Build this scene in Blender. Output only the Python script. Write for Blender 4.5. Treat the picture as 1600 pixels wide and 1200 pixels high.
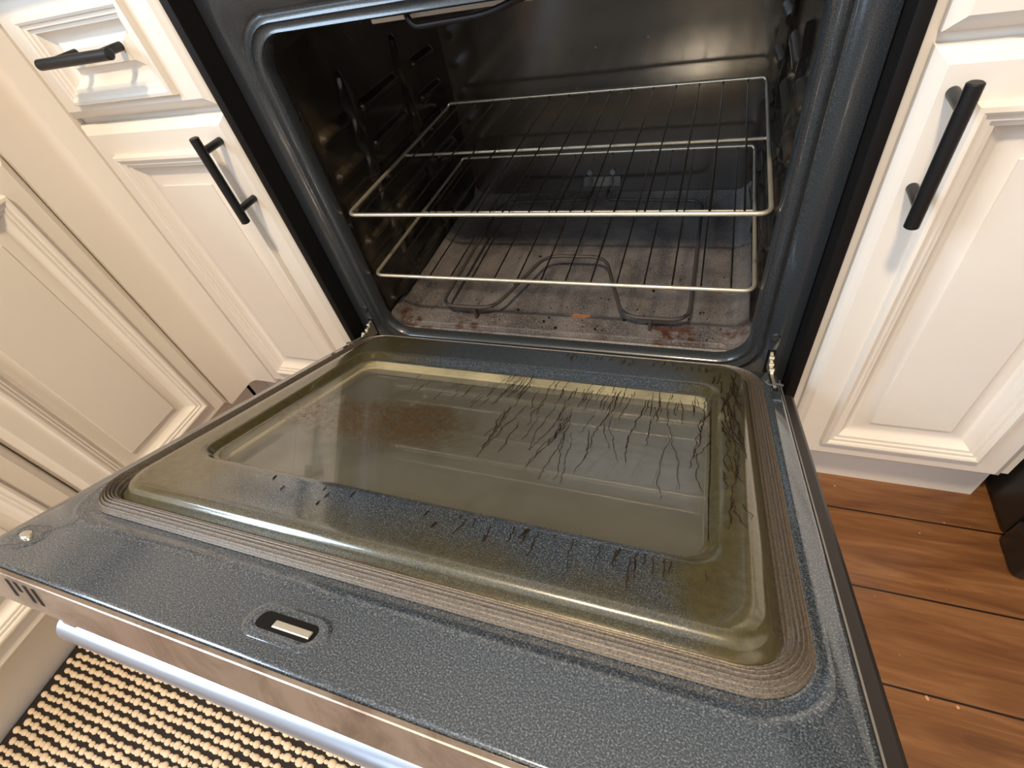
import bpy, math, random
from mathutils import Vector, Euler
random.seed(4)
for _o in list(bpy.data.objects): bpy.data.objects.remove(_o, do_unlink=True)
SC = bpy.context.scene
COL = SC.collection
ZO = 0.284                      # floor offset: oven sill height above the floor
PI = math.pi
# ------------------------------------------------------------ camera
cd = bpy.data.cameras.new('camera'); cam = bpy.data.objects.new('camera', cd); COL.objects.link(cam)
cam.location = (0.2326, -0.5874, 0.5942 + ZO)
cam.rotation_euler = Euler((0.7418, 0.1773, 0.305), 'XYZ')
cd.sensor_width = 36.0; cd.lens = 36.0 * 780.03 / 1600.0; cd.clip_start = 0.01; cd.clip_end = 50
SC.camera = cam
# ------------------------------------------------------------ light and exposure
w = bpy.data.worlds.new('sky'); SC.world = w; w.use_nodes = True
w.node_tree.nodes['Background'].inputs[0].default_value = (0.55, 0.72, 1.0, 1)
w.node_tree.nodes['Background'].inputs[1].default_value = 1.0
def area(name, loc, target, sx, sy, power, col, spread=PI):
    l = bpy.data.lights.new(name, 'AREA'); l.shape = 'RECTANGLE'; l.size = sx; l.size_y = sy
    l.energy = power; l.color = col; l.spread = spread
    o = bpy.data.objects.new(name, l); COL.objects.link(o); o.location = loc
    o.rotation_euler = (Vector(target) - Vector(loc)).to_track_quat('-Z', 'Y').to_euler()
    return o
WARM = (1.0, 0.80, 0.56)
area('window_daylight_left', (-1.34, -1.35, 1.50), (-0.3, -1.35, 1.1), 1.0, 0.9, 42, (0.62, 0.80, 1.0))
area('window_daylight_front', (-0.2, -3.34, 1.45), (-0.2, 0, 1.0), 1.8, 1.3, 20, (0.70, 0.84, 1.0))
SC.view_settings.view_transform = 'Standard'; SC.view_settings.look = 'None'
SC.view_settings.exposure = 0.13; SC.view_settings.gamma = 1.0
SC.view_settings.use_curve_mapping = False
# ------------------------------------------------------------ materials
class NT:
    def __init__(s, name):
        s.m = bpy.data.materials.new(name); s.m.use_nodes = True
        s.t = s.m.node_tree; s.n = s.t.nodes; s.b = s.n['Principled BSDF']
    def node(s, ty, **kw):
        n = s.n.new(ty)
        for k, v in kw.items():
            if k in ('inp',):
                for a, b in v.items(): n.inputs[a].default_value = b
            else: setattr(n, k, v)
        return n
    def link(s, a, b): s.t.links.new(a, b)
    def coord(s, scale=(1, 1, 1), out='Object', loc=(0, 0, 0), rot=(0, 0, 0)):
        tc = s.node('ShaderNodeTexCoord'); mp = s.node('ShaderNodeMapping')
        mp.inputs['Scale'].default_value = scale; mp.inputs['Location'].default_value = loc
        mp.inputs['Rotation'].default_value = rot
        s.link(tc.outputs[out], mp.inputs[0]); return mp.outputs[0]
    def noise(s, vec, scale, detail=3, rough=0.5, dist=0.0):
        n = s.node('ShaderNodeTexNoise'); s.link(vec, n.inputs['Vector'])
        n.inputs['Scale'].default_value = scale; n.inputs['Detail'].default_value = detail
        n.inputs['Roughness'].default_value = rough; n.inputs['Distortion'].default_value = dist
        return n.outputs['Fac']
    def ramp(s, fac, stops):
        r = s.node('ShaderNodeValToRGB'); s.link(fac, r.inputs[0]); e = r.color_ramp.elements
        e[0].position, e[0].color = stops[0][0], tuple(stops[0][1]) + (1,) if len(stops[0][1]) == 3 else stops[0][1]
        e[1].position, e[1].color = stops[-1][0], tuple(stops[-1][1]) + (1,)
        for p, c in stops[1:-1]:
            x = e.new(p); x.color = tuple(c) + (1,)
        return r.outputs[0]
    def mix(s, fac, a, b, mode='MIX'):
        m = s.node('ShaderNodeMix', data_type='RGBA', blend_type=mode)
        for sock, v in ((m.inputs[0], fac), (m.inputs[6], a), (m.inputs[7], b)):
            if hasattr(v, 'is_output'): s.link(v, sock)
            elif isinstance(v, (int, float)): sock.default_value = v
            else: sock.default_value = tuple(v) + (1,)
        return m.outputs[2]
    def math(s, op, a, b=0.5, c=None):
        m = s.node('ShaderNodeMath', operation=op)
        for i, v in enumerate((a, b) if c is None else (a, b, c)):
            if hasattr(v, 'is_output'): s.link(v, m.inputs[i])
            else: m.inputs[i].default_value = v
        return m.outputs[0]
    def mr(s, v, a, b, c=0.0, d=1.0):
        m = s.node('ShaderNodeMapRange', interpolation_type='SMOOTHSTEP'); s.link(v, m.inputs[0])
        for i, x in zip((1, 2, 3, 4), (a, b, c, d)): m.inputs[i].default_value = x
        return m.outputs[0]
    def bump(s, h, strength, dist=0.001):
        b = s.node('ShaderNodeBump'); b.inputs['Strength'].default_value = strength
        b.inputs['Distance'].default_value = dist; s.link(h, b.inputs['Height'])
        s.link(b.outputs[0], s.b.inputs['Normal'])
    def set(s, **kw):
        for k, v in kw.items():
            i = s.b.inputs[k.replace('_', ' ')]
            if hasattr(v, 'is_output'): s.link(v, i)
            elif isinstance(v, tuple) and len(v) == 3: i.default_value = v + (1,)
            else: i.default_value = v
        return s
def simple(name, col, rough=0.4, metal=0.0, **kw):
    return NT(name).set(Base_Color=col, Roughness=rough, Metallic=metal, **kw).m
def srgb(r, g, b):
    f = lambda c: (c/255/12.92) if c/255 <= .04045 else ((c/255+.055)/1.055)**2.4
    return (f(r), f(g), f(b))
M = {}
def mk_mats():
    # cabinet paint: cream white with faint brush unevenness and a few specks
    t = NT('cabinet_paint'); c = t.coord()
    base = t.mix(t.noise(c, 6, 3), srgb(226, 216, 204), srgb(234, 226, 214))
    spk = t.ramp(t.noise(c, 130, 2), [(0.80, (0, 0, 0)), (0.84, (1, 1, 1))])
    t.set(Base_Color=t.mix(t.math('MULTIPLY', spk, 0.35), base, srgb(150, 130, 105)), Roughness=0.42)
    t.bump(t.noise(c, 55, 4), 0.10, 0.002); M['paint'] = t.m
    M['black'] = simple('matte_black_metal', (0.006, 0.006, 0.007), 0.38)
    M['trim_black'] = simple('black_enamel_trim', (0.005, 0.0045, 0.0045), 0.5, Specular_IOR_Level=0.25)
    t = NT('door_side_black'); t.set(Base_Color=(0.022, 0.018, 0.017), Roughness=0.42); M['door_side'] = t.m
    # speckled blue-grey enamel of the front frame
    def speckle(t, c, dark, mid, light):
        f = t.noise(c, 800, 3, 0.75)
        col = t.ramp(f, [(0.32, dark), (0.52, mid), (0.70, light)])
        return col, f
    t = NT('speckled_enamel'); c = t.coord()
    col, f = speckle(t, c, srgb(34, 38, 42), srgb(50, 55, 59), srgb(84, 88, 90))
    t.set(Base_Color=col, Roughness=0.34, Metallic=0.25, Coat_Weight=0.6, Coat_Roughness=0.10); t.bump(f, 0.06, 0.0005); M['enamel'] = t.m
    # oven door enamel with olive grease film (door local coordinates: x across, -y outwards)
    t = NT('door_enamel'); c = t.coord()
    col, f = speckle(t, c, srgb(44, 52, 61), srgb(74, 83, 93), srgb(150, 156, 160))
    sep = t.node('ShaderNodeSeparateXYZ'); t.link(c, sep.inputs[0]); X, Y = sep.outputs[0], sep.outputs[1]
    S = t.math('MULTIPLY', Y, -1.0)
    n1 = t.noise(c, 9, 4, 0.6); wob = t.math('MULTIPLY', t.math('SUBTRACT', n1, 0.5), 0.14)
    Xw = t.math('ADD', X, wob); Sw = t.math('ADD', S, wob)
    inside = t.math('MULTIPLY', t.mr(t.math('ABSOLUTE', X), 0.316, 0.308, 0, 1), t.math('MULTIPLY', t.mr(S, 0.510, 0.502), t.mr(S, 0.022, 0.028)))
    right = t.mr(Xw, 0.20, 0.27); left = t.mr(Xw, -0.12, -0.24)
    front = t.math('MULTIPLY', t.mr(Sw, 0.44, 0.50), 0.75)
    g = t.math('MAXIMUM', t.math('MAXIMUM', right, left), t.math('MAXIMUM', front, t.math('MULTIPLY', t.mr(S, 0.1, 0.06), t.mr(Xw, 0.10, 0.30))))
    g = t.math('MULTIPLY', t.math('MULTIPLY', g, inside), 0.88)
    col2 = t.mix(g, col, t.mix(t.noise(c, 160, 2), srgb(66, 58, 30), srgb(106, 96, 56)))
    crum = t.ramp(t.noise(c, 210, 3, 0.7), [(0.70, (0, 0, 0)), (0.74, (1, 1, 1))])
    crum = t.math('MULTIPLY', crum, t.math('MULTIPLY', inside, t.mr(t.noise(c, 7, 2), 0.42, 0.6)))
    col3 = t.mix(t.math('MULTIPLY', crum, 0.7), col2, srgb(40, 28, 12))
    rough = t.math('ADD', t.math('MULTIPLY', g, 0.10), 0.20)
    t.set(Base_Color=col3, Roughness=rough, Metallic=0.35, Coat_Weight=1.0, Coat_Roughness=0.09, Coat_IOR=1.7)
    t.bump(f, 0.05, 0.0005); M['door_enamel'] = t.m
    # dirty door glass
    t = NT('dirty_oven_glass'); c = t.coord()
    sep = t.node('ShaderNodeSeparateXYZ'); t.link(c, sep.inputs[0]); X, Y = sep.outputs[0], sep.outputs[1]
    n1 = t.noise(c, 8, 5, 0.65, 0.4); fine = t.noise(c, 170, 4, 0.8)
    film = t.mix(n1, srgb(104, 102, 92), srgb(132, 129, 115))
    dx = t.math('DIVIDE', t.math('ADD', X, 0.125), 0.15); dy = t.math('DIVIDE', t.math('ADD', Y, 0.295), 0.065)
    rr_ = t.math('SQRT', t.math('ADD', t.math('MULTIPLY', dx, dx), t.math('MULTIPLY', dy, dy)))
    blob = t.mr(t.math('ADD', rr_, t.math('MULTIPLY', t.math('SUBTRACT', n1, 0.5), 1.6)), 1.25, 0.45)
    brown = t.math('MULTIPLY', t.mr(fine, 0.44, 0.54), t.math('ADD', t.math('MULTIPLY', blob, 1.0), t.math('MULTIPLY', t.mr(n1, 0.5, 0.66), 0.35)))
    film = t.mix(brown, film, srgb(84, 64, 36))
    scr = t.mr(t.noise(t.coord((1, 0.25, 1), loc=(3, 1, 0), rot=(0, 0, 0.3)), 60, 4, 0.7), 0.60, 0.78)
    ex = t.math('DIVIDE', t.math('ADD', X, 0.115), 0.055); ey = t.math('DIVIDE', t.math('ADD', Y, 0.225), 0.022)
    er = t.math('SQRT', t.math('ADD', t.math('MULTIPLY', ex, ex), t.math('MULTIPLY', ey, ey)))
    smear = t.math('MULTIPLY', t.mr(er, 1.6, 0.8), scr)
    film = t.mix(smear, film, srgb(176, 176, 160))
    alpha = t.math('MAXIMUM', t.math('ADD', t.math('MULTIPLY', t.mr(n1, 0.35, 0.65), 0.20), 0.20), t.math('MAXIMUM', t.math('MULTIPLY', brown, 0.9), t.math('MULTIPLY', smear, 0.8)))
    t.set(Base_Color=film, Roughness=t.math('ADD', t.math('MULTIPLY', brown, 0.3), 0.12), IOR=1.5, Coat_Weight=1.0, Coat_Roughness=0.02, Coat_IOR=2.1, Alpha=alpha)
    M['glass'] = t.m
    t = NT('cooked_grease'); t.set(Base_Color=srgb(34, 22, 8), Roughness=0.4); M['grease'] = t.m
    t = NT('woven_gasket'); c = t.coord()
    v = t.node('ShaderNodeTexVoronoi'); t.link(c, v.inputs[0]); v.inputs['Scale'].default_value = 700
    f = v.outputs['Distance']
    t.set(Base_Color=t.ramp(f, [(0.0, srgb(138, 128, 116)), (0.9, srgb(92, 84, 76))]), Roughness=0.45, Metallic=0.35)
    t.bump(f, 0.25, 0.0005); M['gasket'] = t.m
    # cavity enamel
    t = NT('cavity_enamel'); c = t.coord(); n1 = t.noise(c, 14, 4, 0.6)
    t.set(Base_Color=t.mix(t.mr(n1, 0.4, 0.7), (0.014, 0.011, 0.009), (0.045, 0.035, 0.022)), Roughness=t.math('ADD', t.math('MULTIPLY', n1, 0.16), 0.10), IOR=1.6)
    t.bump(t.noise(c, 300, 2), 0.12, 0.0005); M['cavity'] = t.m
    t = NT('cavity_back_enamel'); c = t.coord(); n1 = t.noise(c, 10, 4, 0.6)
    t.set(Base_Color=t.mix(n1, (0.020, 0.013, 0.008), (0.046, 0.031, 0.019)), Roughness=0.17, IOR=2.0); t.bump(t.noise(c, 90, 3), 0.10, 0.0008); M['cavity_back'] = t.m
    t = NT('cavity_floor_enamel'); c = t.coord(); n1 = t.noise(c, 11, 5, 0.65)
    f2 = t.noise(c, 420, 3, 0.7)
    sep = t.node('ShaderNodeSeparateXYZ'); t.link(c, sep.inputs[0])
    yy = t.math('ADD', sep.outputs[1], 0.30)     # object origin sits 0.30 m behind the front
    col = t.mix(t.mr(n1, 0.35, 0.65), srgb(74, 70, 70), srgb(112, 106, 103))
    col = t.mix(t.mr(f2, 0.5, 0.68), col, srgb(146, 138, 130))
    st = t.math('MULTIPLY', t.mr(t.noise(c, 16, 4, 0.7), 0.48, 0.62), t.mr(yy, 0.12, 0.05))
    ax = t.math('ABSOLUTE', sep.outputs[0])
    st = t.math('MULTIPLY', st, t.mr(ax, 0.03, 0.16))
    col = t.mix(st, col, srgb(70, 38, 18))
    dk = t.mr(t.noise(c, 260, 3, 0.8), 0.62, 0.70)
    col = t.mix(t.math('MULTIPLY', dk, t.mr(yy, 0.16, 0.06)), col, srgb(30, 20, 14))
    # orange burnt spot near the middle
    ox = t.math('DIVIDE', t.math('SUBTRACT', sep.outputs[0], 0.037), 0.021); oy = t.math('DIVIDE', t.math('SUBTRACT', yy, 0.092), 0.010)
    orr = t.math('ADD', t.math('SQRT', t.math('ADD', t.math('MULTIPLY', ox, ox), t.math('MULTIPLY', oy, oy))), t.math('MULTIPLY', t.math('SUBTRACT', t.noise(c, 70, 3), 0.5), 1.6))
    col = t.mix(t.mr(orr, 1.05, 0.75), col, srgb(226, 140, 92))
    t.set(Base_Color=col, Roughness=0.36); t.bump(f2, 0.2, 0.0006); M['cavity_floor'] = t.m
    t = NT('chrome_wire'); c = t.coord()
    t.set(Base_Color=t.mix(t.noise(c, 60, 3), srgb(200, 186, 160), srgb(228, 220, 200)), Metallic=0.75, Roughness=0.32); M['wire'] = t.m
    M['thin_wire'] = simple('dull_thin_wire', srgb(150, 138, 118), 0.28, 1.0)
    M['element'] = simple('element_sheath', srgb(74, 68, 64), 0.5, 0.3)
    M['broil'] = simple('dark_element_sheath', srgb(26, 20, 18), 0.5)
    M['shield'] = simple('pale_metal_strip', srgb(214, 200, 184), 0.55)
    M['bracket'] = simple('dull_steel_bracket', srgb(150, 146, 142), 0.4, 0.6)
    M['zinc'] = simple('zinc_hinge', srgb(220, 214, 196), 0.32, 0.8)
    t = NT('brushed_steel'); c = t.coord((1, 60, 60)); n1 = t.noise(t.coord(), 12, 5, 0.7, 0.8)
    t.set(Base_Color=t.mix(t.mr(n1, 0.42, 0.7), srgb(196, 180, 166), srgb(150, 132, 118)), Metallic=0.85, Roughness=0.36)
    t.bump(t.noise(c, 14, 2), 0.06, 0.0005); M['steel'] = t.m
    t = NT('polished_bar'); t.set(Base_Color=srgb(186, 197, 214), Metallic=0.85, Roughness=0.3); M['bar'] = t.m
    t = NT('counter_stone'); c = t.coord(); t.set(Base_Color=t.mix(t.noise(c, 40, 5), srgb(170, 160, 150), srgb(205, 198, 190)), Roughness=0.25); M['counter'] = t.m
    M['fridge'] = simple('black_appliance_enamel', (0.012, 0.011, 0.010), 0.33)
    M['fridge_low'] = simple('dark_brown_plastic', srgb(72, 58, 46), 0.5)
    t = NT('wall_paint'); c = t.coord(); t.set(Base_Color=t.mix(t.noise(c, 3, 3), srgb(206, 196, 184), srgb(214, 206, 194)), Roughness=0.8); M['wall'] = t.m
    M['ceil'] = simple('ceiling_paint', srgb(232, 228, 220), 0.9)
    M['toe'] = simple('toe_kick_paint', srgb(176, 160, 138), 0.6)
    # wood floor: boards run along x
    t = NT('wood_floor'); c = t.coord()
    sep = t.node('ShaderNodeSeparateXYZ'); t.link(c, sep.inputs[0])
    row = t.math('DIVIDE', t.math('ADD', sep.outputs[1], 0.105 + 13.5), 0.1355)
    rf = t.math('FLOOR', row); fr = t.math('FRACT', row)
    rnd = t.node('ShaderNodeTexWhiteNoise', noise_dimensions='1D'); t.link(rf, rnd.inputs['W'])
    cmb = t.node('ShaderNodeCombineXYZ')
    t.link(t.math('ADD', sep.outputs[0], t.math('MULTIPLY', rnd.outputs['Value'], 7.0)), cmb.inputs[0])
    t.link(sep.outputs[1], cmb.inputs[1]); t.link(rf, cmb.inputs[2])
    mp = t.node('ShaderNodeMapping'); mp.inputs['Scale'].default_value = (1.6, 15, 1); t.link(cmb.outputs[0], mp.inputs[0])
    gr = t.noise(mp.outputs[0], 3.2, 6, 0.62, 0.8)
    mp2 = t.node('ShaderNodeMapping'); mp2.inputs['Scale'].default_value = (6, 120, 1); t.link(cmb.outputs[0], mp2.inputs[0])
    gr2 = t.noise(mp2.outputs[0], 3, 3, 0.6)
    col = t.ramp(gr, [(0.30, srgb(96, 60, 34)), (0.52, srgb(134, 90, 54)), (0.72, srgb(160, 114, 74))])
    col = t.mix(t.math('MULTIPLY', gr2, 0.35), col, srgb(88, 54, 30))
    col = t.mix(t.math('MULTIPLY', rnd.outputs['Value'], 0.25), col, srgb(112, 72, 42))
    seam = t.math('MAXIMUM', t.mr(fr, 0.022, 0.008), t.mr(fr, 0.986, 0.997))
    col = t.mix(seam, col, srgb(34, 16, 8))
    spk = t.mr(t.noise(c, 60, 1), 0.755, 0.775)
    col = t.mix(spk, col, srgb(205, 150, 110))
    t.set(Base_Color=col, Roughness=0.30, Coat_Weight=0.3, Coat_Roughness=0.2)
    t.bump(t.math('SUBTRACT', t.math('MULTIPLY', gr2, 0.25), seam), 0.35, 0.002); M['floor'] = t.m
    M['rug_dark'] = simple('rug_black_yarn', srgb(34, 26, 20), 0.95)
    t = NT('rug_cream_yarn'); c = t.coord(); t.set(Base_Color=t.mix(t.noise(c, 90, 3), srgb(206, 182, 150), srgb(232, 212, 182)), Roughness=0.9)
    t.bump(t.noise(c, 700, 2), 0.4, 0.001); M['rug_cream'] = t.m
    M['pane'] = simple('window_pane', (0.8, 0.9, 1.0), 0.05, Transmission_Weight=1.0)
mk_mats()
# ------------------------------------------------------------ mesh helpers
class MB:
    def __init__(s): s.v = []; s.f = []; s.mi = []; s.cur = 0
    def add(s, vs, fs):
        o = len(s.v); s.v += [tuple(p) for p in vs]
        for f in fs: s.f.append(tuple(i + o for i in f)); s.mi.append(s.cur)
    def box(s, x0, x1, y0, y1, z0, z1, b=0.0):
        if x0 > x1: x0, x1 = x1, x0
        if y0 > y1: y0, y1 = y1, y0
        if z0 > z1: z0, z1 = z1, z0
        b = min(b, (x1-x0)*.45, (y1-y0)*.45, (z1-z0)*.45)
        if b <= 0:
            s.add([(x0,y0,z0),(x1,y0,z0),(x1,y1,z0),(x0,y1,z0),(x0,y0,z1),(x1,y0,z1),(x1,y1,z1),(x0,y1,z1)],
                  [(3,2,1,0),(4,5,6,7),(0,1,5,4),(1,2,6,5),(2,3,7,6),(3,0,4,7)]); return
        rings = []
        for z, i in ((z0, b), (z0+b, 0), (z1-b, 0), (z1, b)):
            rings.append([(x, y, z) for x, y in rr(x0+i, x1-i, y0+i, y1-i, b, 2)])
        s.loft(rings, cap0=True, cap1=True)
    def loft(s, rings, cap0=False, cap1=False, closed=True):
        n = len(rings[0]); o = len(s.v)
        vs = [p for r in rings for p in r]; fs = []
        for i in range(len(rings)-1):
            for j in range(n if closed else n-1):
                k = (j+1) % n
                fs.append((i*n+j, i*n+k, (i+1)*n+k, (i+1)*n+j))
        if cap0: fs.append(tuple(range(n-1, -1, -1)))
        if cap1: fs.append(tuple((len(rings)-1)*n + j for j in range(n)))
        s.add(vs, fs)
    def tube(s, pts, r, n=10, cap=True, closed=False, squash=1.0):
        pts = [Vector(p) for p in pts]; rings = []; m = len(pts)
        T = []
        for i in range(m):
            if closed: d = pts[(i+1) % m] - pts[i-1]
            else: d = pts[min(i+1, m-1)] - pts[max(i-1, 0)]
            T.append(d.normalized())
        up = Vector((0, 0, 1))
        if abs(T[0].dot(up)) > .9: up = Vector((1, 0, 0))
        N = (up - T[0]*up.dot(T[0])).normalized()
        for i in range(m):
            N = (N - T[i]*N.dot(T[i])).normalized(); B = T[i].cross(N)
            rr0 = r[i] if isinstance(r, (list, tuple)) else r
            rings.append([tuple(pts[i] + N*math.cos(2*PI*k/n)*rr0*squash + B*math.sin(2*PI*k/n)*rr0) for k in range(n)])
        if closed: rings.append(rings[0]); s.loft(rings)
        else: s.loft(rings, cap, cap)
    def obj(s, name, mats, parent=None, smooth=True, xf=None, angle=35):
        me = bpy.data.meshes.new(name)
        o = bpy.data.objects.new(name, me); COL.objects.link(o)
        vs = s.v
        if xf: vs = [xf(p) for p in vs]
        elif parent is not None and not parent.get('_local'):
            L = parent['_o'] if '_o' in parent else (0, 0, 0)
            vs = [(p[0]-L[0], p[1]-L[1], p[2]+ZO-L[2]) for p in vs]
        elif parent is None:
            # origin at the base centre of the thing
            xs = [p[0] for p in vs]; ys = [p[1] for p in vs]; zs = [p[2] for p in vs]
            L = ((min(xs)+max(xs))/2, (min(ys)+max(ys))/2, min(zs)+ZO); o.location = L
            vs = [(p[0]-L[0], p[1]-L[1], p[2]+ZO-L[2]) for p in vs]
        me.from_pydata(vs, [], s.f)
        if not isinstance(mats, (list, tuple)): mats = [mats]
        for m in mats: me.materials.append(m)
        for p, i in zip(me.polygons, s.mi): p.material_index = i; p.use_smooth = smooth
        me.update()
        import bmesh
        bm = bmesh.new(); bm.from_mesh(me); bmesh.ops.recalc_face_normals(bm, faces=bm.faces) if s.__dict__.get('recalc', True) else None
        if smooth:
            ca = math.radians(angle)
            for e in bm.edges:
                if len(e.link_faces) == 2 and e.calc_face_angle(0) > ca: e.smooth = False
        bm.to_mesh(me); bm.free()
        if parent is not None:
            o.parent = parent
            if parent.get('_local'): o['_local'] = 1
            elif '_o' in parent: o['_o'] = parent['_o']
        return o
def rr(x0, x1, y0, y1, r, n=6):
    r = max(min(r, (x1-x0)/2-1e-5, (y1-y0)/2-1e-5), 1e-5); P = []
    for cx, cy, a in ((x1-r, y1-r, 0), (x0+r, y1-r, PI/2), (x0+r, y0+r, PI), (x1-r, y0+r, 1.5*PI)):
        for k in range(n+1):
            t = a + PI/2*k/n; P.append((cx + r*math.cos(t), cy + r*math.sin(t)))
    return P
def empty(name, x, y, z, label, cat, group=None):
    o = bpy.data.objects.new(name, None); COL.objects.link(o); o.location = (x, y, z); o.empty_display_size = .05
    o['_o'] = (x, y, z); tag(o, label, cat, group); return o
def tag(o, label, cat, group=None):
    o['label'] = label; o['category'] = cat
    if group: o['group'] = group
    return o
def struct(o): o['kind'] = 'structure'; return o
def fillet(pts, r, n=5):
    out = [Vector(pts[0])]
    for i in range(1, len(pts)-1):
        a, b, c = Vector(pts[i-1]), Vector(pts[i]), Vector(pts[i+1])
        u = (a-b); v = (c-b); q = min(r, u.length*.49, v.length*.49); u.normalize(); v.normalize()
        p0 = b + u*q; p1 = b + v*q
        for k in range(n+1):
            t = k/n; out.append(p0*(1-t)**2 + b*2*t*(1-t) + p1*t*t)
    out.append(Vector(pts[-1])); return out
# ------------------------------------------------------------ room shell
def room():
    m = MB(); m.box(-1.45, 1.75, -3.45, .75, -ZO-.05, -ZO); struct(m.obj('floor', M['floor'], smooth=False))
    m = MB(); m.box(-1.45, 1.75, -3.45, .75, 2.44-ZO, 2.49-ZO); struct(m.obj('ceiling', M['ceil'], smooth=False))
    m = MB(); m.box(-1.45, 1.75, .67, .75, -ZO, 2.44-ZO); struct(m.obj('wall_back', M['wall'], smooth=False))
    m = MB(); m.box(1.70, 1.78, -3.45, .67, -ZO, 2.44-ZO); struct(m.obj('wall_right', M['wall'], smooth=False))
    z0, z1 = 1.05-ZO, 1.95-ZO; y0, y1 = -1.85, -.85
    m = MB(); m.box(-1.48, -1.40, -3.45, .67, -ZO, z0); m.box(-1.48, -1.40, -3.45, .67, z1, 2.44-ZO)
    m.box(-1.48, -1.40, -3.45, y0, z0, z1); m.box(-1.48, -1.40, y1, .67, z0, z1); struct(m.obj('wall_left', M['wall'], smooth=False))
    m = MB(); b = .04
    m.box(-1.47, -1.385, y0, y0+b, z0, z1); m.box(-1.47, -1.385, y1-b, y1, z0, z1); m.box(-1.47, -1.385, y0, y1, z0, z0+b); m.box(-1.47, -1.385, y0, y1, z1-b, z1)
    m.box(-1.45, -1.42, (y0+y1)/2-.02, (y0+y1)/2+.02, z0, z1); struct(m.obj('window_1', M['paint'], smooth=False))
    x0, x1 = -1.1, .7; z0, z1 = .8-ZO, 2.1-ZO
    m = MB(); m.box(-1.45, 1.75, -3.50, -3.40, -ZO, z0); m.box(-1.45, 1.75, -3.50, -3.40, z1, 2.44-ZO)
    m.box(-1.45, x0, -3.50, -3.40, z0, z1); m.box(x1, 1.75, -3.50, -3.40, z0, z1); struct(m.obj('wall_front', M['wall'], smooth=False))
    m = MB(); b = .05
    m.box(x0, x0+b, -3.48, -3.38, z0, z1); m.box(x1-b, x1, -3.48, -3.38, z0, z1); m.box(x0, x1, -3.48, -3.38, z0, z0+b); m.box(x0, x1, -3.48, -3.38, z1-b, z1)
    m.box(-.22, -.18, -3.46, -3.40, z0, z1); struct(m.obj('window_2', M['paint'], smooth=False))
room()
# ceiling lamp behind the viewer: warm glowing disc in a rim, with its light
def ceiling_lamp(x, y, power, r=.075):
    e = empty('ceiling_lamp', x, y, 2.44, 'round warm ceiling lamp above the kitchen floor', 'lamp')
    m = MB(); z = 2.44-ZO
    m.loft([[(x+q*math.cos(a), y+q*math.sin(a), zz) for a in [2*PI*k/32 for k in range(32)]] for q, zz in ((r+.02, z), (r+.02, z-.03), (r, z-.03), (r, z-.012), (r-.05, z-.012))], cap1=True)
    m.obj('lamp_rim', M['ceil'], e)
    l = bpy.data.lights.new('lamp_light', 'AREA'); l.shape = 'DISK'; l.size = 2*r; l.energy = power; l.color = WARM
    o = bpy.data.objects.new('lamp_light', l); COL.objects.link(o); o.parent = e; o.location = (0, 0, -.034)
ceiling_lamp(.10, -1.06, 45, .10)
# ------------------------------------------------------------ cabinetry
def raised_panel(m, P, u0, u1, v0, v1, rail=.043, edge=.012, thick=.018, mold=True, vr=None, k=1.0):
    """door/drawer front; P(u,v,h) maps to space, h = height out of the face plane"""
    vr = rail if vr is None else vr
    def ring(i, h):
        j = i if i <= edge else i - rail + vr
        return [P(u0+i, v0+j, h), P(u1-i, v0+j, h), P(u1-i, v1-j, h), P(u0+i, v1-j, h)]
    prof = [(0, -thick), (0, -.009), (.002, -.0065), (.006, -.0045), (.010, -.0012), (edge, 0), (rail, 0)]
    if mold:
        q = rail
        prof += [(q+.0005, .006), (q+.002, .009), (q+.006, .0100), (q+.009, .0085), (q+.010, .0065), (q+.0145, .0060), (q+.0155, .0035), (q+.020, .0028),
                 (q+.0210, .0005), (q+.0255, -.0045), (q+.031, -.0075), (q+.034, -.0080), (q+.034+.018*k, -.0030), (q+.0345+.018*k, -.0012), (q+.036+.020*k, -.0010)]
    rings = [ring(i, h) for i, h in prof]
    m.loft(rings, cap0=True, cap1=True)
def bar_handle(m, A, B, out, post=.11, r=.0065):
    A, B, out = Vector(A), Vector(B), Vector(out); d = (B-A).normalized(); L = (B-A).length
    m.tube([A+out*.037, A+out*.037+d*.001, B+out*.037-d*.001, B+out*.037], [r*.8, r, r, r*.8], 20)
    for t in (L*post/.1/2 if False else (L-.085)/2, (L+.085)/2):
        p = A + d*t; m.tube([p-out*.001, p+out*.034], .0052, 14)
FZ0, FZ1 = -.158, .419            # door bottom and top (local)
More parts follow.
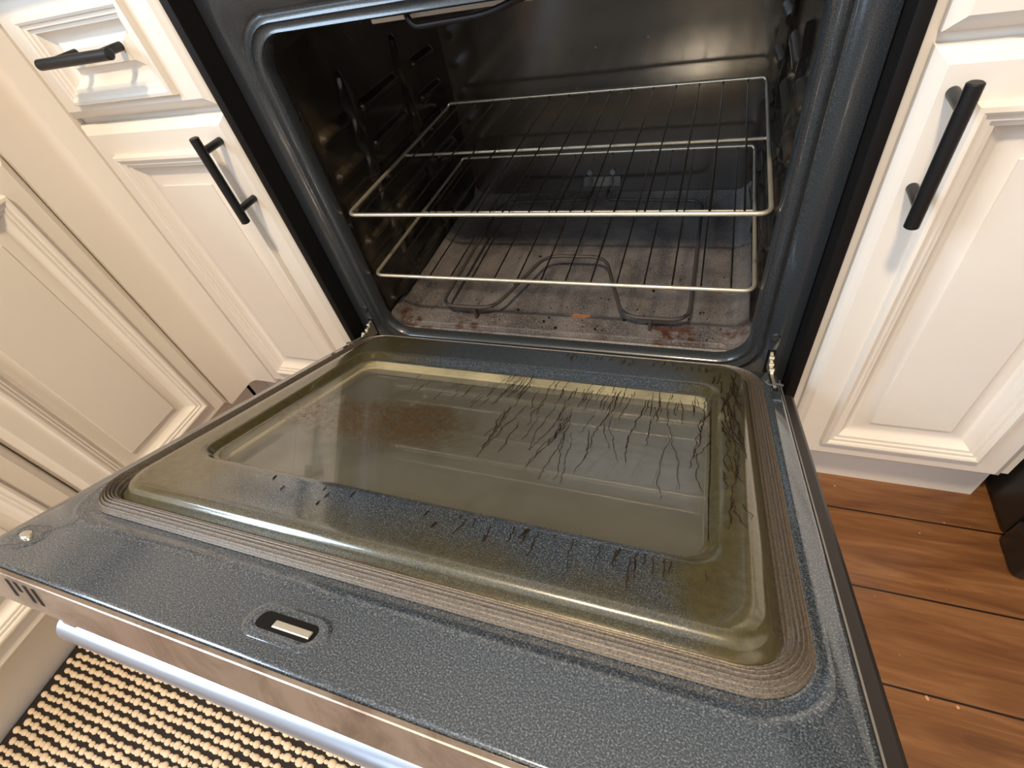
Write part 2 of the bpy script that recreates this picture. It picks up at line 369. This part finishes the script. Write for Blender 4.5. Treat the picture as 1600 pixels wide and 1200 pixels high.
def cabinet(name, label, lo, hi, side, doors, handle, drawer_handle):
    """side 'y': faces -y at y=-.038, lo/hi are x; side 'x': faces +x at x=-.749, lo/hi are y"""
    base = ((lo+hi)/2, .25, 0) if side == 'y' else (-1.05, (lo+hi)/2, 0)
    e = empty(name, *base, label, 'cabinet', 'painted base cabinets')
    F = -.038 if side == 'y' else -.749
    if side == 'y': P = lambda u, v, h: (u, F-h, v)
    else: P = lambda u, v, h: (F+h, u, v)
    m = MB()
    if side == 'y':
        m.box(lo if lo > 0 else lo+.0005, hi, F+.0195, .60, FZ0-.006, .588); m.box(lo-(.06 if lo < 0 else -.004), hi+(.010 if lo > 0 else -.004), F+.056, .59, -ZO, FZ0-.006)
    else:
        m.box(-1.36, F-.0195, lo, hi, FZ0-.006, .588); m.box(-1.35, F-.056, lo+.002, hi-.002, -ZO, FZ0-.006)
        if hi > -.1: m.box(-1.35, F-.056, hi-.01, .0175, -ZO, FZ0-.006)
    m.obj('carcass', M['paint'], e, smooth=False)
    if side == 'x' and hi > -.1:
        m = MB(); pr = [(-.680, -.034), (-.738, -.034), (-.744, -.0352), (-.749, -.0390), (-.7515, -.044), (-.752, -.050), (-.752, -.111), (-.7675, -.111), (-.7675, -.0195), (-.680, -.0195)]
        m.loft([[(x, y, FZ0-.006) for x, y in pr], [(x, y, .588) for x, y in pr]], cap0=True, cap1=True); m.obj('corner_filler', M['paint'], e, angle=50)
    for (a, b) in doors:
        m = MB(); raised_panel(m, P, a, b, FZ0+.003, FZ1, rail=.042); d = m.obj('door', M['paint'], e, smooth=True, angle=25)
        if handle:
            hu, h0, h1 = handle; m = MB()
            out = (0, -1, 0) if side == 'y' else (1, 0, 0)
            bar_handle(m, P(hu, h0, 0), P(hu, h1, 0), out); m.obj('handle', M['black'], d)
        m = MB(); raised_panel(m, P, a, b, FZ1+.010, .575, rail=.046, vr=.020, k=.45); d = m.obj('drawer', M['paint'], e, smooth=True, angle=25)
        if drawer_handle:
            a0, a1, hv = drawer_handle; m = MB(); out = (0, -1, 0) if side == 'y' else (1, 0, 0)
            A = P(a0, hv, 0); B = P(a1, hv, 0)
            bar_handle(m, A, B, out); m.obj('handle', M['black'], d)
    return e
cabinet('base_cabinet', 'narrow white base cabinet left of the oven, door with upright black bar handle', -.7675, -.386, 'y', [(-.678, -.386)], (-.410, .283, .407), (-.592, -.458, .508))
cabinet('base_cabinet', 'white base cabinet right of the oven above bare wood floor', .386, .697, 'y', [(.396, .680)], (.4185, .280, .406), (.47, .605, .508))
cabinet('base_cabinet', 'white side cabinet meeting the corner, its door nearest the corner left of the oven', -.418, -.0195, 'x', [(-.415, -.114)], None, None)
cabinet('base_cabinet', 'white side cabinet beside the open oven door, standing along the striped rug', -.86, -.420, 'x', [(-.80, -.4235)], None, None)
# worktops
m = MB(); m.box(-1.395, -.386, -.062, .665, .590, .628, .006); m.box(-1.395, -.725, -.90, -.062, .590, .628, .006)
tag(m.obj('worktop', M['counter']), 'pale stone worktop over the left corner cabinets', 'worktop')
m = MB(); m.box(.386, .700, -.062, .665, .590, .628, .006)
tag(m.obj('worktop', M['counter']), 'short pale stone worktop right of the oven', 'worktop')
# ------------------------------------------------------------ refrigerator (black) right of the right cabinet
fr = empty('refrigerator', 1.1, .25, 0, 'black appliance standing on the wood floor beyond the right cabinet', 'appliance')
m = MB(); m.box(.728, 1.50, -.055, .64, -ZO+.012, 1.45, .006); m.obj('cabinet_body', M['fridge'], fr)
m = MB(); m.box(.722, 1.506, -.128, -.062, -ZO+.075, 1.45, .012); m.obj('door', M['fridge'], fr)
m = MB(); m.box(.724, 1.498, -.126, -.057, -ZO+.0, -ZO+.072, .010); m.obj('base_grille', M['fridge'], fr)
m = MB(); m.box(.742, 1.48, -.1285, -.124, -ZO+.006, -ZO+.066, .002); m.obj('grille_panel', M['fridge_low'], fr)
# ------------------------------------------------------------ the range
R = empty('oven_range', 0, .3, 0, 'freestanding oven with its dirty door hanging open between the white cabinets', 'oven')
# side panels
for s in (-1, 1):
    m = MB(); m.box(s*.3715, s*.3850, -.034, .64, -ZO+.02, .60, .002); m.obj('side_panel', M['trim_black'], R)
# front frame, speckled enamel, with a stepped ring around the mouth
def ringxz(ix, z0, z1, r, y, n=8): return [(x, y, z) for x, z in rr(-ix, ix, z0, z1, r, n)]
m = MB()
rings = [ringxz(.3705, -.055, .575, .004, .03), ringxz(.3705, -.055, .575, .004, .001), ringxz(.3695, -.054, .574, .004, 0),
         ringxz(.3400, -.026, .514, .060, 0), ringxz(.3380, -.024, .512, .058, .003), ringxz(.3340, -.020, .508, .056, .0035), ringxz(.3320, -.018, .506, .055, .0005),
         ringxz(.3270, -.013, .501, .050, -.001), ringxz(.3250, -.011, .499, .050, .002), ringxz(.3200, -.006, .494, .047, .003), ringxz(.3165, -.002, .490, .045, .001),
         ringxz(.3140, .001, .488, .045, .004), ringxz(.3135, .0015, .487, .045, .020)]
m.loft(rings); m.recalc = True
frame = m.obj('front_frame', M['enamel'], R, angle=60)
# cavity walls
CW = .3225
def bead(y, z):
    h = 0
    for zk in (.040, .108, .166, .225, .284, .343):
        for y0, y1, am in ((.060, .125, 1), (.185, .300, .8), (.385, .455, 1)):
            dy = max(y0-y, 0, y-y1); d = math.hypot(dy, z-zk)
            h = max(h, am*.0095*max(0, 1-(d/.0085)**2)**.5 if d < .0085 else 0)
    for y0 in (.150, .335):                       # upright embossed posts
        w_ = .014 + .006*math.sin(z*107)
        d = abs(y-y0)/w_
        if d < 1 and .02 < z < .40: h = max(h, .007*(1-d*d))
    return h
for s in (-1, 1):
    m = MB(); ny, nz = 150, 150; vs = []
    for i in range(ny+1):
        for j in range(nz+1):
            y = .018 + (.508-.018)*i/ny; z = -.006 + .498*j/nz
            f = .3135 + (CW-.3135)*min(1, (y-.018)/.02) - max(0, (y-.40))/.108*.007
            ztop = max(0, (z-.455))/.037; zb = max(0, (.030-z))/.036
            f -= .02*ztop**2*(1 if y > .03 else .3) + .005*zb**2
            vs.append((s*(f-bead(y, z)), y, z))
    m.add(vs, [(i*(nz+1)+j, (i+1)*(nz+1)+j, (i+1)*(nz+1)+j+1, i*(nz+1)+j+1) for i in range(ny) for j in range(nz)])
    m.obj('side_wall', M['cavity'], R, angle=80)
m = MB(); m.box(-.325, .325, .508, .530, -.02, .50); 
m.obj('back_wall', M['cavity_back'], R, smooth=False)
m = MB(); m.box(-.325, .325, .018, .512, .490, .505); m.obj('roof_panel', M['cavity'], R, smooth=False)
# floor with front shelf, double ridge and dip
prof = [(.020, .001), (.0235, .003), (.027, .0015), (.029, -.001), (.034, -.001), (.0355, .0028), (.037, .0008), (.0385, .0028), (.040, -.001), (.080, -.002), (.088, -.004), (.096, -.009), (.110, -.0105), (.45, -.0105), (.49, -.006), (.509, .012)]
m = MB(); vs = []; nx = 60
for (y, z) in prof:
    for i in range(nx+1):
        x = -.320 + .640*i/nx
        e_ = max(0, (abs(x)-.288)/.032)
        k = 1.0 if abs(x) < .288 or y < .028 or y > .045 else 0.0
        zz = z if k else -.001
        vs.append((x, y, zz + .026*e_*e_))
m.add(vs, [(a*(nx+1)+i, a*(nx+1)+i+1, (a+1)*(nx+1)+i+1, (a+1)*(nx+1)+i) for a in range(len(prof)-1) for i in range(nx)])
m.obj('cavity_floor', M['cavity_floor'], R, angle=50)
# crumbs on the cavity floor
m = MB(); rnd = random.Random(9)
for k in range(150):
    x = rnd.uniform(-.28, .29); y = rnd.uniform(.045, .13) if k < 120 else rnd.uniform(.13, .3)
    r_ = rnd.uniform(.0006, .0017) if k % 12 else rnd.uniform(.002, .0035)
    z = (-.0015 if y < .085 else -.010)
    q = [(x+r_*rnd.uniform(.7, 1.3)*math.cos(a), y+r_*rnd.uniform(.7, 1.3)*math.sin(a)) for a in [PI/3*i for i in range(6)]]
    m.loft([[(a, b, z) for a, b in q], [(x+(a-x)*.7, y+(b-y)*.7, z+r_*.8) for a, b in q]], cap1=True)
o = m.obj('crumbs', M['grease'], R); o['kind'] = 'stuff'; o['label'] = 'burnt crumbs scattered on the oven floor'
# bake element
P = []
half = [(.018, .500, .020), (.018, .455, .022), (.225, .445, .022), (.226, .066, .022), (.118, .066, .022), (.060, .236, .022)]
pts = [Vector(p) for p in half]; path = pts + [Vector((-p.x, p.y, p.z)) for p in reversed(pts)]
# radii: smooth corners
fp = fillet([tuple(p) for p in path], .032, 7)
m = MB(); m.tube(fp, .0034, 10); m.obj('bake_element', M['element'], R)
for x in (-.155, .165):
    m = MB(); m.box(x-.0025, x+.0025, .060, .072, -.002, .020); m.obj('element_foot', M['element'], R)
m = MB(); m.box(-.040, .046, .5035, .508, .026, .050, .004); m.tube([(-.022, .508, .046), (-.022, .500, .046), (-.022, .490, .036)], .004); m.tube([(.026, .508, .046), (.026, .500, .046), (.026, .490, .036)], .004)
for x in (-.024, .028): m.tube([(x, .503, .060), (x, .5085, .060)], .006, 12)
m.obj('element_bracket', M['bracket'], R)
# broil element and pale strip under the roof
m = MB(); m.box(-.176, .24, .058, .0615, .4735, .4895, .001); m.obj('roof_strip', M['shield'], R, smooth=False)
m = MB(); m.tube(fillet([(-.117, .20, .4815), (-.120, .044, .4815), (-.112, .044, .468), (-.02, .044, .470), (.03, .044, .482), (.20, .044, .482), (.20, .40, .482), (-.20, .40, .482), (-.20, .10, .482)], .02, 5), .0036, 10); m.obj('broil_element', M['broil'], R)
# small rivets on back wall
for x, z in ((.003, .303), (-.04, .235), (.10, .31), (.05, .22)):
    m = MB(); m.tube([(x, .5085, z), (x, .5065, z)], [.003, .0015], 8); m.obj('rivet', M['bracket'], R)
# screws and hinges on the frame
for s in (-1, 1):
    m = MB(); m.tube([(s*.345, .001, .060), (s*.345, -.003, .060)], [.0065, .005], 14); m.obj('screw', M['enamel'], R)
    m = MB(); m.box(s*.340, s*.350, -.0006, .004, -.030, .034); m.obj('hinge_slot', M['trim_black'], R, smooth=False)
    m = MB()
    yh, zh, th = -.025, .0161, .4127
    def D(u, q, w_): return (u, yh - q*math.cos(th) + w_*math.sin(th), zh + q*math.sin(th) + w_*math.cos(th))
    a = s*.3435; b = s*.3475
    prof = [(.004, .031), (-.008, .030), (-.012, .024), (-.016, .0265), (-.024, .0225), (-.030, .0240), (-.036, .0270), (-.040, .0250), (-.078, .0425), (-.080, .0385), (-.030, .0150), (-.014, .004), (.004, -.004)]
    m.loft([[(a, y, z) for y, z in prof], [(b, y, z) for y, z in prof]], cap0=True, cap1=True)
    for yy, z_ in ((-.010, .0275), (-.020, .0235), (-.032, .0250)): m.tube([(a-.0012*s, yy, z_), (b+.0012*s, yy, z_)], .0032, 12)
    m.obj('door_hinge', M['zinc'], R, smooth=False)
# storage drawer, cooktop, control strip
m = MB(); m.box(-.369, .369, -.020, .05, -ZO+.03, -.062, .006); m.obj('storage_drawer', M['trim_black'], R)
m = MB(); m.box(-.3845, .3845, -.030, .64, .602, .630, .006); m.obj('cooktop', M['trim_black'], R)
m = MB(); m.box(-.371, .371, -.022, .02, .576, .6015, .003); m.obj('control_strip', M['steel'], R)
# ---- door (local frame: x across, -y outward from the hinge, z out of the inner face)
m = MB()
def dr(ix, s0, s1, r, w_, n=8): return [(x, -s_, w_) for x, s_ in rr(-ix, ix, s0, s1, r, n)]
m.loft([dr(.3535, .004, .5985, .006, -.022), dr(.3535, .004, .5985, .006, -.003), dr(.3520, .0055, .597, .006, -.0005), dr(.3495, .008, .5945, .006, 0),
        dr(.3420, .0120, .5420, .050, 0), dr(.3395, .0130, .5390, .050, .0016), dr(.3360, .0138, .5320, .050, .0020), dr(.3335, .0144, .5270, .048, .0004),
        dr(.3300, .0150, .5230, .046, .0004), dr(.3125, .0250, .5050, .034, .0004), dr(.3100, .0260, .5030, .032, .0010), dr(.3055, .0290, .4990, .030, .0085),
        dr(.3030, .0310, .4975, .030, .0125), dr(.2990, .0340, .4945, .029, .0152), dr(.2930, .0380, .4890, .028, .0164), dr(.2860, .0450, .4820, .026, .0160),
        dr(.2760, .1010, .4380, .026, .0160), dr(.2720, .1060, .4320, .025, .0157), dr(.2680, .1110, .4290, .024, .0135), dr(.2650, .1180, .4265, .022, .0090), dr(.2630, .1210, .4250, .020, .0080), dr(.2600, .1230, .4220, .019, .0078)])
door = m.obj('door', M['door_enamel'], None, angle=50, xf=lambda p: p)
door.location = (0, -.025-.3, .0161+ZO); door.rotation_euler = (-.4127, 0, 0); door.parent = R; door['_local'] = 1
door['label'] = 'greasy speckled oven door hanging open'
M['inner_pale'] = simple('pale_inner_frame', srgb(238, 224, 178), 0.45)
M['outer_glass'] = simple('second_pane', srgb(96, 94, 86), 0.025, IOR=2.5)
m = MB(); m.loft([dr(.2660, .1180, .4270, .020, .0035), dr(.2655, .1185, .4265, .020, -.0035), dr(.2625, .1215, .4235, .020, -.0042), dr(.2615, .1225, .4225, .020, -.0055), dr(.2610, .1230, .4220, .020, -.0090)])
m.obj('window_inner_frame', M['inner_pale'], door, angle=40)
m = MB(); m.loft([dr(.266, .118, .427, .02, -.0120), dr(.266, .118, .427, .02, -.0078)], cap0=True, cap1=True); m.obj('inner_pane', M['outer_glass'], door, angle=30)
m = MB(); m.loft([dr(.2615, .1215, .4235, .02, .0050), dr(.2615, .1215, .4235, .02, .0079)], cap0=True, cap1=True); m.obj('window_glass', M['glass'], door, angle=30)
# ribbed gasket
m = MB(); rings = []; nr = 56
for k in range(nr+1):
    t = k/nr; i = .0188*t
    h = .0012 + .0085*math.sin(PI*min(1, max(0, t)))**.7 + (.0013*math.cos(2*PI*7*t) if 0.04 < t < .96 else 0)
    rings.append([(x, -s_, max(h, .0006)) for x, s_ in rr(-.3305+i, .3305-i, .0140+i*.68, .5225-i, .047-i*.8, 10)])
m.loft(rings); m.obj('gasket', M['gasket'], door, angle=80)
# black side shells and bottom plate
for s in (-1, 1):
    m = MB(); m.box(s*.3545, s*.3755, -.597, -.030, -.040, -.0200, .004); m.obj('side_shell', M['door_side'], door)
    m = MB(); m.box(s*.3538, s*.3552, -.597, -.026, -.010, -.0015); m.obj('side_strip', M['bracket'], door, smooth=False)
m = MB(); m.box(-.3755, .3755, -.600, -.030, -.0405, -.0365, .001); m.obj('outer_panel', M['steel'], door, smooth=False)
m = MB(); m.box(-.3755, .3755, -.6035, -.5990, -.0365, -.0008, .0008); m.obj('end_trim', M['steel'], door)
for k, u in enumerate((-.293, -.282, -.269, -.258)):
    m = MB(); ln = .018 if k != 1 else .010
    v = [(u, -.6038, -.006), (u+.0045, -.6038, -.006), (u+.0045+.003, -.6038, -.006-ln), (u+.003, -.6038, -.006-ln)]
    m.loft([[(a, b+.001, c) for a, b, c in v], v], cap1=True); m.obj('vent_slot', M['trim_black'], door, smooth=False)
# handle bar
m = MB(); m.tube([(-.290, -.580, -.083), (-.288, -.580, -.083), (.288, -.580, -.083), (.290, -.580, -.083)], [.013, .0155, .0155, .013], 32)
hb = m.obj('handle', M['bar'], door)
for s in (-1, 1):
    m = MB(); m.box(s*.262, s*.284, -.590, -.568, -.080, -.040, .003); m.obj('handle_mount', M['steel'], hb)
# latch slot with raised rim
m = MB(); cx, cy = -.019, -.5695
def lr(a, b, r, w_): return [(x, y, w_) for x, y in rr(cx-a, cx+a, cy-b, cy+b, r, 6)]
m.loft([lr(.036, .0150, .014, .0001), lr(.034, .0135, .013, .0012), lr(.031, .0115, .011, .0014), lr(.027, .0085, .008, .0006), lr(.0255, .0070, .006, .0004)], cap1=False)
m.obj('latch_rim', M['door_enamel'], door, angle=70)
m = MB(); m.loft([lr(.0258, .0073, .006, .0002), lr(.0258, .0073, .006, .0005)], cap1=True); m.obj('latch_slot', M['trim_black'], door, smooth=False)
m = MB(); m.box(cx-.010, cx+.023, cy-.0045, cy+.0015, .0004, .0022, .0006); m.obj('latch_bar', M['zinc'], door)
for s in (-1, 1):
    m = MB(); cx2, cy2 = s*.327, -.5665
    m.loft([[(cx2+q*1.25*math.cos(2*PI*k/24), cy2+q*math.sin(2*PI*k/24), h) for k in range(24)] for q, h in ((.017, .0001), (.013, .0009), (.009, .0005))], cap1=True)
    m.obj('screw_dimple', M['door_enamel'], door, angle=80)
    m = MB(); m.loft([[(cx2+q*math.cos(2*PI*k/16), cy2+q*.7*math.sin(2*PI*k/16), h) for k in range(16)] for q, h in ((.0068, .0005), (.0060, .0028), (.0030, .0036))], cap1=True)
    m.obj('screw', M['zinc'], door)
    for q, (ux, uy) in enumerate(((.340, -.052), (.351, -.048), (.343, -.10))):
        m = MB(); m.tube([(s*ux-.006, uy, -.0006), (s*ux-.002, uy, .0008), (s*ux+.002, uy, .0008), (s*ux+.006, uy, -.0006)], .002, 8); m.obj('bump', M['door_enamel'], door)
    m = MB(); m.box(s*.3420, s*.3490, -.070, -.012, -.0004, .0004); m.obj('hinge_slot', M['trim_black'], door, smooth=False)
# cooked-on grease runs (thin raised ribbons)
m = MB(); rnd = random.Random(21)
def inglass(x, q): return abs(x) < .2615 and .1225 < q < .4225
def surf(x, q):
    if inglass(x, q): return .0081
    a = max((abs(x)-.2615)/.0145, (.1225-q)/.022, (q-.4225)/.0155, 0)
    if a < 1: return .0081 + .0083*a**1.5
    return .0168
def run(x, q, q1, wd, jit):
    pts = []; step = .0035 if q1 > q else -.0035; dx = 0
    while (q-q1)*step < 0 and abs(x) < .298 and .034 < q < .488:
        pts.append((x, q)); dx = dx*.93 + rnd.uniform(-jit, jit)*.12; x += dx + rnd.uniform(-jit, jit)*.75; q += step*rnd.uniform(.5, 1.2)
    if len(pts) < 3: return
    L = []; Rr = []; n_ = len(pts)
    for i, (x, q) in enumerate(pts):
        ww = wd*(.45+.55*math.sin(PI*(i+.6)/(n_+.2)))*rnd.uniform(.5, 1.3); z = surf(x, q)
        L.append((x-ww, -q, z)); Rr.append((x+ww, -q, z))
    mid = [((a[0]+b[0])/2, a[1], a[2]+.0004) for a, b in zip(L, Rr)]
    for A, B in ((L, mid), (mid, Rr)):
        o = len(m.v); m.v += A+B
        for i in range(n_-1): m.f.append((o+i, o+n_+i, o+n_+i+1, o+i+1)); m.mi.append(0)
for k in range(60):                                   # over the rear right of the glass
    x = rnd.uniform(-.02, .255); q = rnd.uniform(.118, .155); run(x, q, q+rnd.uniform(.02, .07), rnd.uniform(.0004, .0008), .0012)
for k in range(34):
    x = rnd.uniform(.02, .25); q = rnd.uniform(.16, .26); run(x, q, q+rnd.uniform(.03, .13), rnd.uniform(.0004, .0007), .0018)
for k in range(20):
    x = rnd.uniform(.264, .297); q = rnd.uniform(.045, .22); run(x, q, q+rnd.uniform(.06, .2), rnd.uniform(.0005, .0010), .0017)
for k in range(26):
    x = rnd.uniform(.266, .294); q = rnd.uniform(.2, .36); run(x, q, q+rnd.uniform(.012, .05), rnd.uniform(.0004, .0007), .003)
for k in range(3): run(.2655+.001*k, .12+.05*k, .40, .0009, .0004)
for k in range(40):
    x = rnd.uniform(.05, .28); q = rnd.uniform(.042, .06); run(x, q, q+rnd.uniform(.008, .02), .0004, .001)
for k in range(26):
    x = rnd.uniform(.06, .27); q = rnd.uniform(.428, .445); run(x, q, q+rnd.uniform(.008, .035), rnd.uniform(.0004, .0008), .0014)
for k in range(16):
    x = rnd.uniform(-.15, .12); q = rnd.uniform(.43, .47); run(x, q, q+rnd.uniform(.004, .012), .0009, .001)
for k in range(20):
    x = rnd.uniform(-.14, -.0); q = rnd.uniform(.155, .2); run(x, q, q+rnd.uniform(.01, .04), .0004, .0016)
o = m.obj('grease_streaks', M['grease'], door, angle=80); o['kind'] = 'stuff'; o['label'] = 'dark brown cooked-on grease runs'
# ------------------------------------------------------------ oven racks
def rack(label, zr, xs):
    Yf, Yb, xl = .022, .455, .3075; r = .0031
    e = empty('oven_rack', 0, .24, zr-.003+ZO, label, 'oven rack', 'wire racks in the oven')
    m = MB(); z = zr
    pts = fillet([(-xl, .10, z), (-xl, Yf, z), (xl, Yf, z), (xl, Yb-.004, z), (xl-.004, Yb, z+.006), (-xl+.004, Yb, z+.006), (-xl, Yb-.004, z), (-xl, .1001, z)], .016, 6)
    m.tube(pts[:-1], r, 12, closed=True); m.obj('frame', M['wire'], e)
    m = MB(); m.tube([(-xl, .238, z-.004), (xl, .238, z-.004)], .0024, 10); m.obj('cross_rod', M['wire'], e)
    m = MB(); x = xs[0]
    m.tube([(x, Yf+.0005, z+.0012), (x, Yf+.006, z+.0016), (x, Yb-.006, z+.0016), (x, Yb, z+.0076)], .0013, 8)
    first = m.obj('wire', M['thin_wire'], e)
    for xx in xs[1:]:
        c = first.copy(); COL.objects.link(c); c.parent = e; c.location = (xx-x, 0, 0)
rack('upper wire oven rack, nearest the oven roof', .2385, [-.281+.0399*k for k in range(15)])
rack('lower wire oven rack, just above the heating element', .1215, [-.277+.0396*k for k in range(15)])
# ------------------------------------------------------------ rug
rug = empty('woven_rug', -.2, -1.0, 0, 'cream and black striped woven rug on the floor under the open oven door', 'rug')
m = MB(); X0, X1, Y0, Y1 = -.802, .36, -1.30, -.34; m.box(X0, X1, Y0, Y1, -ZO, -ZO+.006, .002); m.obj('backing', M['rug_dark'], rug)
m = MB(); rnd = random.Random(3); px_, py_ = .0205, .0137
rows = int((Y1-Y0-.01)/py_); cols = int((X1-X0-.02)/px_)
for j in range(rows):
    y = Y1-.008-j*py_
    if y < -1.16: break
    off = (j % 2)*px_*.5
    for k in range(cols):
        x = X0+.014+off+k*px_+rnd.uniform(-.0015, .0015); yy = y+rnd.uniform(-.0012, .0012)
        a = .0074*rnd.uniform(.85, 1.12); b = .0056*rnd.uniform(.85, 1.15); z = -ZO+.0055; n = 8
        rg = [[(x+a*q*math.cos(2*PI*i/n), yy+b*q*math.sin(2*PI*i/n), z+h) for i in range(n)] for q, h in ((1, 0), (.92, .0022), (.5, .0040))]
        m.loft(rg, cap1=True)
        # thinner neck to the next bead
        xa = x+px_*.5; b2 = .0042*rnd.uniform(.7, 1.2); a2 = .0052
        rg = [[(xa+a2*q*math.cos(2*PI*i/6), yy+b2*q*math.sin(2*PI*i/6)+rnd.uniform(-.0004, .0004), z+h) for i in range(6)] for q, h in ((1, 0), (.6, .0022))]
        m.loft(rg, cap1=True)
o = m.obj('cream_loops', M['rug_cream'], rug, angle=80); o['kind'] = 'stuff'
# strip helper custom properties
for o in bpy.data.objects:
    for k in ('_o', '_local'):
        if k in o: del o[k]
